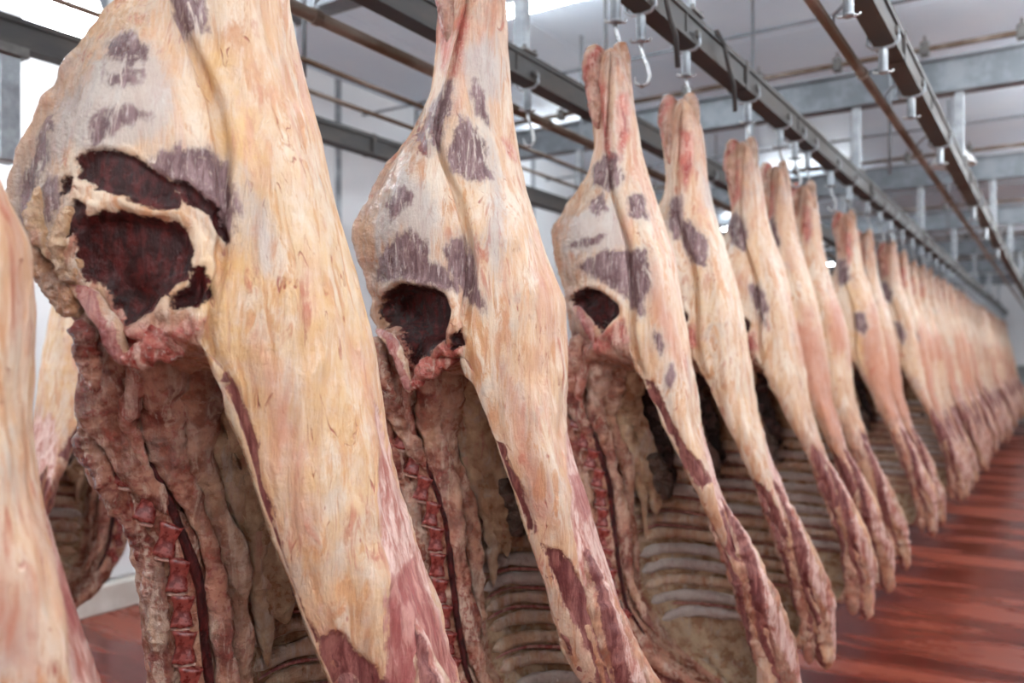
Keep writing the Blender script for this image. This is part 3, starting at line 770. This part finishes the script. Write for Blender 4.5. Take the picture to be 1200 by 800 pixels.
def lump(name, pts, rad, flat=1.0, n=14, m=36, amp=.006, freq=22, seed=0, twist=None, stripes=None, **att):
    """a tapering, uneven strand of tissue; pts in (a, b, z)"""
    P = np.array([(a, -b, z) for a, b, z in pts], float)
    k = len(P); t = np.linspace(0, k - 1, m)
    Q = np.stack([np.interp(t, range(k), P[:, i]) for i in range(3)], -1)
    for _ in range(4):
        Q[1:-1] = (Q[:-2] + 2 * Q[1:-1] + Q[2:]) / 4
    r = np.interp(t, range(k), rad)
    e = np.linspace(0, 1, m); r = r * np.sqrt(np.clip(np.minimum(e / .06, 1) * np.minimum((1 - e) / .06, 1), .03, 1))
    T = np.gradient(Q, axis=0); T /= np.linalg.norm(T, axis=1, keepdims=True)
    fr = np.array([0, -1.0, 0])
    U = np.cross(T, fr); U /= np.linalg.norm(U, axis=1, keepdims=True); W = np.cross(U, T)
    if twist:
        c, s = math.cos(twist), math.sin(twist); U, W = U * c + W * s, W * c - U * s
    an = np.arange(n) * 2 * math.pi / n
    V = Q[:, None] + (U[:, None] * np.cos(an)[None, :, None] + W[:, None] * flat * np.sin(an)[None, :, None]) * r[:, None, None]
    d = V - Q[:, None]; d /= np.linalg.norm(d, axis=2, keepdims=True) + 1e-9
    co = V.reshape(-1, 3)
    ns = fbm(co * np.array([freq, freq, freq * .55]), 4, seed) + .45 * (.5 - np.abs(fbm(co * freq * 1.7, 2, seed + 50)) * 2)
    V = V + d * (amp * ns).reshape(m, n)[..., None] * np.minimum(1, r / .02)[:, None, None]
    if stripes:
        for key, phase, width in stripes:         # bands of another tissue running along the strand
            ph = phase + .9 * np.sin(t / (k - 1) * 5 + phase)[:, None]
            dd = np.abs((an[None, :] - ph + math.pi) % (2 * math.pi) - math.pi)
            g = (width - dd) * r[:, None]
            if T[:, 2].mean() > 0: g = g[::-1]
            att[key] = np.maximum(att.get(key, np.full(m * n, -.05)), g.ravel())
    if T[:, 2].mean() > 0: V = V[::-1]
    return grid_mesh(name, V, att)

_vm = None
def vertebra_meshes():
    global _vm
    if _vm: return _vm
    bm = bmesh.new(); bmesh.ops.create_cube(bm, size=1)
    bmesh.ops.subdivide_edges(bm, edges=bm.edges[:], cuts=3, use_grid_fill=True)
    for v in bm.verts:
        x, y, z = v.co
        pinch = 1 - .22 * (1 - (2 * z) ** 2)
        rr = max(1e-6, math.sqrt((2 * x) ** 2 + (2 * y) ** 2))
        k = 1 / max(1, rr ** .5)
        v.co = Vector((x * pinch * k * .052, y * pinch * k * .06, z * .070 * (1 - .10 * min(1, rr) ** 2)))
    bmesh.ops.subdivide_edges(bm, edges=bm.edges[:], cuts=1, use_grid_fill=True)
    pc = np.array([v.co[:] for v in bm.verts]); dn = fbm(pc * 60, 3, 5)
    for v, q in zip(bm.verts, dn): v.co += v.co.normalized() * float(q) * .006
    for f in bm.faces: f.smooth = True
    me = bpy.data.meshes.new('vertebra'); bm.to_mesh(me); bm.free(); me.materials.append(M['bone'])
    d = MB().lathe([(.010, -.004), (.024, -.0035), (.026, 0), (.024, .0035), (.010, .004)], 14).mesh('spinal_disc', M['disc'], True)
    _vm = (me, d)
    return _vm

def fit_interior(root, side, seed, full=True, zmin=-2.08, ribs=True, dark=True):
    """spine, ribs and hanging tissue inside the opened side"""
    rng = random.Random(seed)
    vm, dm = vertebra_meshes()
    z = -1.31
    while z > zmin:
        L = float(side.at('L', z)); b = float(side.at('bL', z))
        tilt = math.atan2(float(side.at('L', z - .04)) - float(side.at('L', z + .04)), .08)
        o = link('vertebra', vm, root, (L + .086, -(b + .047), z), (0, tilt * .8, rng.uniform(-.12, .12)))
        o.scale = (1, 1, rng.uniform(.98, 1.04))
        link('spinal_disc', dm, o, (0, 0, -.0365))
        z -= .073
    def sp(zz, da, db): return (float(side.at('L', zz)) + da, float(side.at('bL', zz)) + db, zz)
    zz = [-1.28, -1.4, -1.55, -1.7, -1.85, -2.0, -2.1]
    L = lambda nm, *a, **k: link(nm, lump(nm, *a, **k), root)
    L('marrow_channel', [sp(q, .124, .058) for q in zz], [.006, .010, .011, .010, .009, .008, .005], 1, 10, 60, .006, 40, seed, mus=.05)
    L('tenderloin', [sp(-1.03, .13, .085), sp(-1.14, .155, .075), sp(-1.27, .165, .06), sp(-1.45, .16, .05), sp(-1.7, .158, .045), sp(-1.95, .16, .04), sp(-2.1, .16, .02)],
      [.045, .045, .034, .024, .028, .025, .012], .6, 26, 150, .022, 13, seed + 3, raw=.95, wet=.6)
    L('tenderloin', [sp(-1.02, .20, .075), sp(-1.15, .215, .06), sp(-1.30, .205, .04), sp(-1.5, .20, .02), sp(-1.72, .195, .0), sp(-1.9, .19, -.02)],
      [.045, .05, .038, .026, .020, .010], .5, 26, 130, .022, 12, seed + 4, raw=.7, inn=.6, wet=.5)
    L('loin_strip', [sp(-1.0, .06, .06), sp(-1.10, .05, .065), sp(-1.20, .065, .08), sp(-1.30, .095, .075), sp(-1.42, .125, .055)],
      [.04, .05, .04, .024, .010], .6, 24, 90, .022, 14, seed + 6, raw=.95, wet=.6)
    L('loin_strip', [sp(-1.04, .105, .085), sp(-1.13, .10, .09), sp(-1.22, .105, .085), sp(-1.33, .12, .07)],
      [.012, .02, .018, .006], .8, 16, 60, .012, 26, seed + 7, raw=.9, wet=.7, red=.0)
    # knobbed row of feather bones along the back edge
    L('feather_bone_row', [sp(-1.15, .01, .01), sp(-1.25, .022, .04), sp(-1.36, .042, .055), sp(-1.5, .042, .05), sp(-1.7, .040, .046), sp(-1.95, .040, .046), sp(-2.1, .05, .03)],
      [.015, .026, .026, .022, .022, .020, .010], 1, 18, 200, .018, 30, seed + 8, raw=1.0, wet=.9)
    L('flank_membrane', [sp(-1.08, .26, .07), sp(-1.22, .275, .045), sp(-1.40, .28, .0), sp(-1.56, .285, -.02), sp(-1.68, .29, -.05)],
      [.05, .06, .05, .04, .015], .16, 30, 90, .028, 11, seed + 11, inn=1.0, wet=.3)
    if dark:
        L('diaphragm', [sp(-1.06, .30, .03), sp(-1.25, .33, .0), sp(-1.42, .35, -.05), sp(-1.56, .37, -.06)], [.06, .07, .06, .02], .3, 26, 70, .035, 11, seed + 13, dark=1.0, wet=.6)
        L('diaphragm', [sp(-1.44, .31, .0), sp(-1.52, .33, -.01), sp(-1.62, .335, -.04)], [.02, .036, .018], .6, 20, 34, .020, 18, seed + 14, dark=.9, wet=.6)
        L('fat_strand', [sp(-1.25, .235, .03), sp(-1.45, .245, .0), sp(-1.62, .25, -.04), sp(-1.78, .24, -.08)], [.020, .024, .024, .006], .35, 20, 70, .018, 15, seed + 15, inn=.8)
    if ribs:
        z0 = -1.50
        k = 0
        while z0 > -2.12:
            pts = []
            for u in np.linspace(11.7, 15.6, 12):
                f = (u - 11.7) / 3.9
                zc = z0 + .055 * math.sin(f * 2.6) - .05 * f
                p = side.inner(float(u), zc)
                pts.append((float(p[0]) - .003 * f, float(p[1]) + .003, zc))
            o = L('rib', pts, [.010] + [.021] * 10 + [.010], .55, 10, 60, .007, 17, seed + 40 + k, inn=.5, raw=.12, wet=.3, veil=rng.choice((-.05, -.01, .02)))
            # dark strip of muscle between two ribs
            if rng.random() < .62:
                q0, q1 = rng.choice(((0, 12), (0, 7), (2, 12), (0, 10)))
                pts2 = [(a, b + .004, zc - .029) for a, b, zc in pts][q0:q1]
                L('rib_gap', pts2, [.001] + [rng.uniform(.0028, .0058) for _ in range(len(pts2) - 2)] + [.001], .8, 6, 40, .005, 26, seed + 80 + k, pnr=.05, raw=.5, inn=.5, wet=.3)
            z0 -= .058; k += 1
        for (u, zc, r) in ((13.9, -1.58, .022), (14.3, -1.70, .034), (14.7, -1.80, .040), (15.0, -1.92, .042), (15.2, -2.02, .036), (13.4, -1.55, .014), (13.2, -1.62, .018)):
            p = side.inner(u, zc)
            a_, b_ = float(p[0]), float(p[1]) + .012
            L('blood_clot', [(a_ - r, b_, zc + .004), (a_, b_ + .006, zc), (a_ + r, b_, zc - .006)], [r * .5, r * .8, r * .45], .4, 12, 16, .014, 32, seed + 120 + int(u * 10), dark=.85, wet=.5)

def fit_foreleg(root, side, seed, shift=0.0):
    E = lambda z: float(side.at('E', z)); R = lambda z: float(side.at('R', z))
    def mid(z, f, b): return (E(z) + f * (R(z) - E(z)) + shift, b, z)
    L = lambda nm, *a, **k: link(nm, lump(nm, *a, **k), root)
    L('foreleg', [mid(-1.55, .62, .10), mid(-1.74, .62, .115), mid(-1.92, .68, .12), mid(-2.08, .75, .10), mid(-2.22, .8, .075), (R(-2.25) + shift - .01, .06, -2.36)],
      [.02, .048, .056, .050, .042, .034], .75, 30, 140, .016, 12, seed, yel=.4, raw=.7, stripes=(('pur', 1.2, .42), ('pnk', 2.6, .5), ('pnr', 4.6, .5)))
    L('brisket_strip', [mid(-1.60, .10, .135), mid(-1.80, .10, .125), mid(-2.0, .14, .10), mid(-2.16, .25, .08), (E(-2.2) + shift + .04, .06, -2.34)],
      [.014, .028, .034, .038, .026], .75, 24, 110, .018, 15, seed + 4, raw=.85, wet=.3, stripes=(('pur', .6, .5),))
    L('shoulder_strip', [mid(-1.75, .38, .14), mid(-1.95, .36, .125), mid(-2.1, .42, .10), (E(-2.2) + shift + .08, .08, -2.27)],
      [.012, .026, .030, .016], .8, 20, 80, .014, 17, seed + 5, raw=.7, yel=.4, stripes=(('pur', 2.0, .4), ('pnr', 4.2, .5)))
    L('neck_end', [(.16 + shift, -.22, -2.16), (.22 + shift, -.20, -2.24), (.28 + shift, -.15, -2.33), (.32 + shift, -.10, -2.40)], [.06, .085, .07, .03], .8, 24, 50, .03, 9, seed + 7, raw=1.0)

def fit_hock(root, side, seed):
    """the split joint at the top with the tendon loop that the hook goes through"""
    L = lambda nm, *a, **k: link(nm, lump(nm, *a, **k), root)
    L('hock_joint', [(-.045, .02, .045), (-.060, .03, .0), (-.066, .035, -.07), (-.052, .04, -.16), (-.045, .04, -.26)], [.026, .036, .038, .028, .012], 1, 20, 60, .012, 18, seed, raw=.75, wet=.5, stripes=(('red', 1.0, .45),))
    L('tendon', [(.030, .02, .055), (.040, .025, .01), (.045, .03, -.08), (.048, .04, -.2), (.05, .055, -.34)], [.022, .030, .030, .022, .010], 1, 20, 60, .009, 18, seed + 1, raw=.4, wet=.5, stripes=(('red', 4.0, .3),))

def hang(x, y):
    return (x, y, Z(1.1)), math.atan2(-x, y)

def make_side(idx, label, group=None, patches=None, out=None, seed=1, nz=290, dens=1.6, lowshift=0.0, loc=(-1.38, 3.0), drot=0.0, interior=True, **kw):
    side = Side(out, lowshift)
    p, rz = hang(*loc)
    root = empty('beef_side', p, rz + drot)
    tag(root, label, 'beef side', 'beef sides hanging on the main rail')
    link('body', body_mesh(side, patches, seed, nz, dens, **kw), root)
    if interior: fit_interior(root, side, seed * 7)
    fit_foreleg(root, side, seed * 11, 0.0)
    fit_hock(root, side, seed * 13)
    return root, side

XH = -1.38
s1, sd1 = make_side(1, 'largest beef side, yellow fat with a broad dark red cut face on its round', patches=PATCH[1], out=OUT[1], seed=3, loc=(XH, 1.115), nz=330, dens=1.9, recess=.02, yel=1.2)
s2, sd2 = make_side(2, 'beef side with two purple ovals on its shank above a hollow dark hip', patches=PATCH[2], out=OUT[2], seed=5, loc=(XH, 1.92), nz=330, dens=1.9, recess=.075, yel=.4)
s3, sd3 = make_side(3, 'beef side with a red split hock and ribs showing below its narrow hip', patches=PATCH[3], out=OUT[3], seed=8, loc=(XH, 2.80), nz=260, dens=1.5, recess=.06, yel=.35, lowshift=.06)
# cut pelvis bone and the ragged tissue around it
def strand(root, nm, pts, b, rad, flat, amp, freq, seed, **k):
    link(nm, lump(nm, [(a, bb, z) for (a, z), bb in zip(pts, b)], rad, flat, 22, 80, amp, freq, seed, **k), root)
strand(s1, 'aitch_bone', [(-.283, -.945), (-.245, -.979), (-.206, -1.039), (-.181, -1.105)], [.03, .07, .10, .10], [.012, .020, .024, .010], .5, .008, 20, 3, raw=.3, wet=.5, stripes=(('pnr', 1.5, 1.2),))
strand(s1, 'pelvic_tissue', [(-.185, -1.10), (-.14, -1.074), (-.097, -1.049), (-.046, -1.016)], [.11, .125, .13, .13], [.012, .028, .026, .014], .6, .020, 24, 4, raw=.6, wet=.9, red=.03)
strand(s1, 'pelvic_tissue', [(-.10, -1.03), (-.07, -1.01), (-.05, -.975), (-.03, -.94)], [.12, .13, .135, .13], [.010, .016, .016, .008], .7, .014, 30, 5, raw=.8, wet=.9)
strand(s1, 'tail_fat', [(-.352, -.859), (-.332, -.914), (-.296, -.965), (-.265, -1.017)], [.0, .01, .02, .04], [.016, .030, .028, .014], .8, .022, 26, 6, raw=.55, yel=1.0, wet=1.0)
strand(s1, 'tail_fat', [(-.252, -.911), (-.279, -.942), (-.291, -.89), (-.272, -.815)], [.07, .05, .06, .08], [.010, .018, .020, .010], .7, .016, 30, 7, raw=.35, yel=.8, wet=1.0)
strand(s1, 'tail_fat', [(-.262, -1.02), (-.25, -1.06), (-.245, -1.11), (-.235, -1.16)], [.05, .06, .06, .05], [.012, .024, .022, .008], .8, .02, 28, 8, raw=1.0, wet=1.0)
strand(s1, 'tail_fat', [(-.325, -.77), (-.335, -.83), (-.325, -.88), (-.30, -.915)], [.03, .03, .035, .045], [.008, .018, .020, .010], .6, .016, 30, 9, raw=.25, yel=1.0, wet=1.0)
strand(s2, 'aitch_bone', [(-.253, -1.01), (-.208, -1.039), (-.179, -1.1), (-.157, -1.179)], [.02, .07, .10, .09], [.010, .018, .020, .010], .5, .008, 20, 13, raw=.3, wet=.5, stripes=(('pnr', 1.5, 1.2),))
strand(s2, 'pelvic_tissue', [(-.157, -1.174), (-.101, -1.116), (-.05, -1.085), (-.017, -1.071)], [.09, .115, .125, .12], [.010, .026, .024, .012], .6, .020, 24, 14, raw=.6, wet=.9, red=.03)
strand(s2, 'tail_fat', [(-.262, -1.03), (-.245, -1.09), (-.225, -1.15), (-.20, -1.20)], [.0, .03, .05, .05], [.014, .026, .022, .010], .8, .02, 28, 18, raw=1.0, wet=1.0)
strand(s3, 'aitch_bone', [(-.13, -.898), (-.10, -.93), (-.076, -.969), (-.04, -1.061)], [.06, .08, .10, .10], [.010, .016, .018, .010], .5, .008, 20, 23, raw=.3, wet=.5, stripes=(('pnr', 1.5, 1.2),))
strand(s3, 'pelvic_tissue', [(-.04, -1.061), (.0, -1.03), (.02, -1.019), (.067, -1.001)], [.10, .12, .125, .12], [.012, .03, .028, .012], .6, .022, 22, 24, raw=.6, wet=.9, red=.03)
# further sides: their own patches, middling outline
def blend_out(f, wide=1.0):
    z2 = np.linspace(-.1, -2.1, 41)
    r = {}
    for k in 'LRE':
        a = np.interp(-z2, [-p[1] for p in OUT[2][k]], [p[0] for p in OUT[2][k]])
        b = np.interp(-z2, [-p[1] for p in OUT[3][k]], [p[0] for p in OUT[3][k]])
        if k == 'L':
            a = np.where(z2 < -1.03, np.interp(-z2, [-p[0] for p in LOWL], [p[1] for p in LOWL]), a); b = np.where(z2 < -1.03, np.interp(-z2, [-p[0] for p in LOWL], [p[1] for p in LOWL]), b)
        else:
            LO = LOWR if k == 'R' else LOWE
            e = OUT[2][k][-1]
            a = np.where(z2 < e[1], np.interp(-z2, [-e[1]] + [-p[0] for p in LO[1:]], [e[0]] + [p[1] for p in LO[1:]]), a)
        r[k] = [(float(v) * wide, float(zz)) for v, zz in zip(a * (1 - f) + b * f, z2)]
    return r
s4, sd4 = make_side(4, 'beef side with one large purple oval on its shank, next after the split hock side', patches=PATCH[4] + [PATCH[3][7], PATCH[3][8]], out=blend_out(.8), seed=12, loc=(XH, 3.49), nz=190, dens=1.2, recess=.06, yel=.5)
s5, sd5 = make_side(5, 'beef side with a purple oval high on its shank and another on its thigh', patches=PATCH[5] + [PATCH[3][7], PATCH[3][8]], out=blend_out(1.0), seed=15, loc=(XH, 4.34), nz=170, dens=1.1, recess=.06, yel=.4, lowraw=.8)
FS = ('rsm', [(.08, -.85), (.24, -.9), (.36, -1.3), (.42, -1.6), (.26, -1.5), (.12, -1.2)])
FS2 = ('rsm', [(.16, -.6), (.24, -.75), (.27, -1.0), (.18, -1.1), (.12, -.9)])
P6 = [('mem', [(-.06, -.3), (-.02, -.28), (.02, -.42), (0, -.5), (-.05, -.45)]), ('rsm', [(.12, -.75), (.2, -.8), (.25, -1.2), (.17, -1.2)]), PATCH[5][2], PATCH[4][4], PATCH[4][5], PATCH[4][6], FS]
P7 = [('mem', [(-.08, -.38), (-.03, -.35), (0, -.5), (-.05, -.58)]), PATCH[4][3], PATCH[5][3], PATCH[5][4], PATCH[5][5], FS2]
P8 = [('mem', [(-.07, -.33), (.0, -.33), (.03, -.47), (-.04, -.52)]), ('mem', [(.07, -.73), (.12, -.73), (.15, -.83), (.12, -.9), (.07, -.84)]), PATCH[4][3], PATCH[4][4], PATCH[4][5], FS, FS2]
s6, _ = make_side(6, 'slim pale beef side with a red streaked flank between two plainer sides', patches=P6, out=blend_out(.9, .95), seed=18, loc=(XH, 4.94), nz=130, dens=.9, recess=.05, yel=.35, lowraw=.8)
s7, _ = make_side(7, 'pale beef side just before the wide gap in the row', patches=P7, out=blend_out(.6, .97), seed=22, loc=(XH, 5.57), nz=130, dens=.9, recess=.05, yel=.45, lowraw=.8)
s8, _ = make_side(8, 'orange tinged beef side with a round purple spot, just after the wide gap', patches=P8, out=blend_out(.8), seed=25, loc=(XH, 6.82), nz=130, dens=.9, recess=.05, yel=.8, lowraw=.8)
# the long rest of the row: copies of the last ones
FAR = [7.55, 8.67]
y = 9.4
while y < 27.6:
    FAR.append(y + random.uniform(-.06, .06)); y += .70
protos = [s6, s7, s8, s5]
far = []
for k, y in enumerate(FAR):
    src = protos[(k * 3 + k // 4) % 4]
    c = src.copy(); COL.objects.link(c)
    for ch in src.children:
        if k > 4 and ch.name.split('.')[0] in ('vertebra', 'spinal_disc', 'rib', 'rib_gap', 'marrow_channel', 'fat_hanging', 'loin_strip'): continue
        copy_tree(ch, c)
    p, rz = hang(XH, y)
    c.location = (p[0], p[1], p[2] - random.uniform(0, .07)); c.rotation_euler = (0, 0, rz + random.uniform(-.12, .18))
    sc_ = random.uniform(.95, 1.04); c.scale = (sc_, sc_, random.uniform(.97, 1.03))
    c['label'] = 'pale orange beef side packed in the blurred far stretch of the row'
    far.append((c, y))
# the side nearest the camera, only its belly edge in view
s0, _ = make_side(0, 'beef side showing its pale belly edge and pink skin muscle beside the largest side', patches=PATCH[2], out=OUT[2], seed=31, loc=(XH + .02, .43), nz=200, dens=1.3, recess=.06, yel=.4, drot=.12)
# a side from the other half of an animal, on the wall rail
sb, sdb = make_side(9, 'brownish beef side hanging alone on the rail near the white wall', patches=PATCH[3], out=OUT[3], seed=35, loc=(-3.84, 2.42), nz=170, dens=1.1, recess=.06, yel=1.2, drot=.5, lowraw=1.0)
sb.scale = (-1, 1, 1); del sb['group']

# ------------------------------------------------------------------ trolley hooks
def trolley_meshes():
    m = MB(); m.tube([(-.058, 0, .045), (-.062, 0, .0), (-.04, 0, -.02), (0, 0, -.025), (.04, 0, -.02), (.062, 0, .0), (.058, 0, .045)], .008, 8)
    fork = m.mesh('fork', M['zinc'], True)
    wheel = MB().tube([(-.007, 0, 0), (.007, 0, 0)], .020, 16).mesh('roller', M['dark'])
    body = MB().lathe([(.008, -.02), (.017, -.026), (.019, -.035), (.019, -.115), (.021, -.118), (.021, -.128), (.010, -.134)], 16).mesh('swivel', M['zinc'], True)
    bar = MB().tube([(-.040, 0, -.118), (-.034, 0, -.126), (0, 0, -.128), (.034, 0, -.126), (.040, 0, -.118)], .006, 8).mesh('collar_bar', M['steel'], True)
    hk = MB().tube([(0, 0, -.13), (.003, 0, -.16), (.012, 0, -.19), (.026, 0, -.225), (.034, 0, -.262), (.026, 0, -.290), (.004, 0, -.300), (-.016, 0, -.288), (-.022, 0, -.262)],
                   [.008, .008, .008, .008, .008, .008, .008, .006, .002], 10).mesh('hook', M['steel'], True)
    return fork, wheel, body, bar, hk
TM = trolley_meshes()
def trolley(x, y, rz, label, group, hooked=True):
    t = empty('trolley_hook', (x, y, Z(HB)), rz)
    tag(t, label, 'meat hook', group)
    fx = link('fork', TM[0], t); fx.rotation_euler = (0, 0, -rz)
    for sx in (-1, 1): link('roller', TM[1], fx, (sx * .054, 0, .040))
    sw = link('swivel', TM[2], t); link('collar_bar', TM[3], sw)
    if hooked: link('hook', TM[4], t)
    return t
names = {1.115: 'the largest yellow beef side', 1.92: 'the beef side with two purple ovals on its shank', 2.80: 'the red split hock', 3.49: 'the beef side with one large purple oval',
         4.34: 'the beef side with purple ovals on shank and thigh', 4.94: 'the slim pale beef side', 5.57: 'the beef side before the gap', 6.82: 'the beef side after the gap', .43: 'the beef side beside the largest one'}
for yy, nm in names.items():
    trolley(-1.36, yy, .6, 'galvanised trolley hook holding ' + nm, 'trolley hooks holding the beef sides')
for c, yy in far:
    trolley(-1.36, yy, .6, 'galvanised trolley hook above the blurred far stretch of the row', 'trolley hooks holding the beef sides')
trolley(-3.82, 2.42, .6, 'galvanised trolley hook holding the lone side near the wall', 'trolley hooks holding the beef sides')
for yy in (6.2, 5.25, 3.0, 8.1):
    trolley(-1.36, yy + .02, .3, 'empty galvanised trolley hook between beef sides on the main rail', 'empty trolley hooks on the main rail')
for yy in (1.72, 2.95, 3.55, 4.4, 6.1, 7.6, 9.0, 10.4):
    trolley(-2.20, yy, .9, 'empty galvanised trolley hook on the rail behind the row', 'empty trolley hooks on the back rail')
for yy in (3.2, 3.9, 4.7, 5.9, 8.3, 9.7, 11.5):
    trolley(-.64, yy, .2, 'bare galvanised trolley without a hook on the rail beside the stained pipe', 'bare trolleys on the empty rail', False)
# bent straps looped over the main rail
for yy in (3.05, 3.75):
    tag(MB().tube([(-1.36, yy, Z(HT) + .012), (-1.315, yy, Z(HT) + .02), (-1.285, yy + .01, Z(HT) - .04), (-1.275, yy + .05, Z(HT) - .14), (-1.27, yy + .10, Z(HB) - .08), (-1.27, yy + .12, Z(HB) - .2)], .010, 8).build('stop_strap', M['beam'], None, True),
        'bent dark steel strap draped over the main rail', 'strap', 'straps on the main rail')
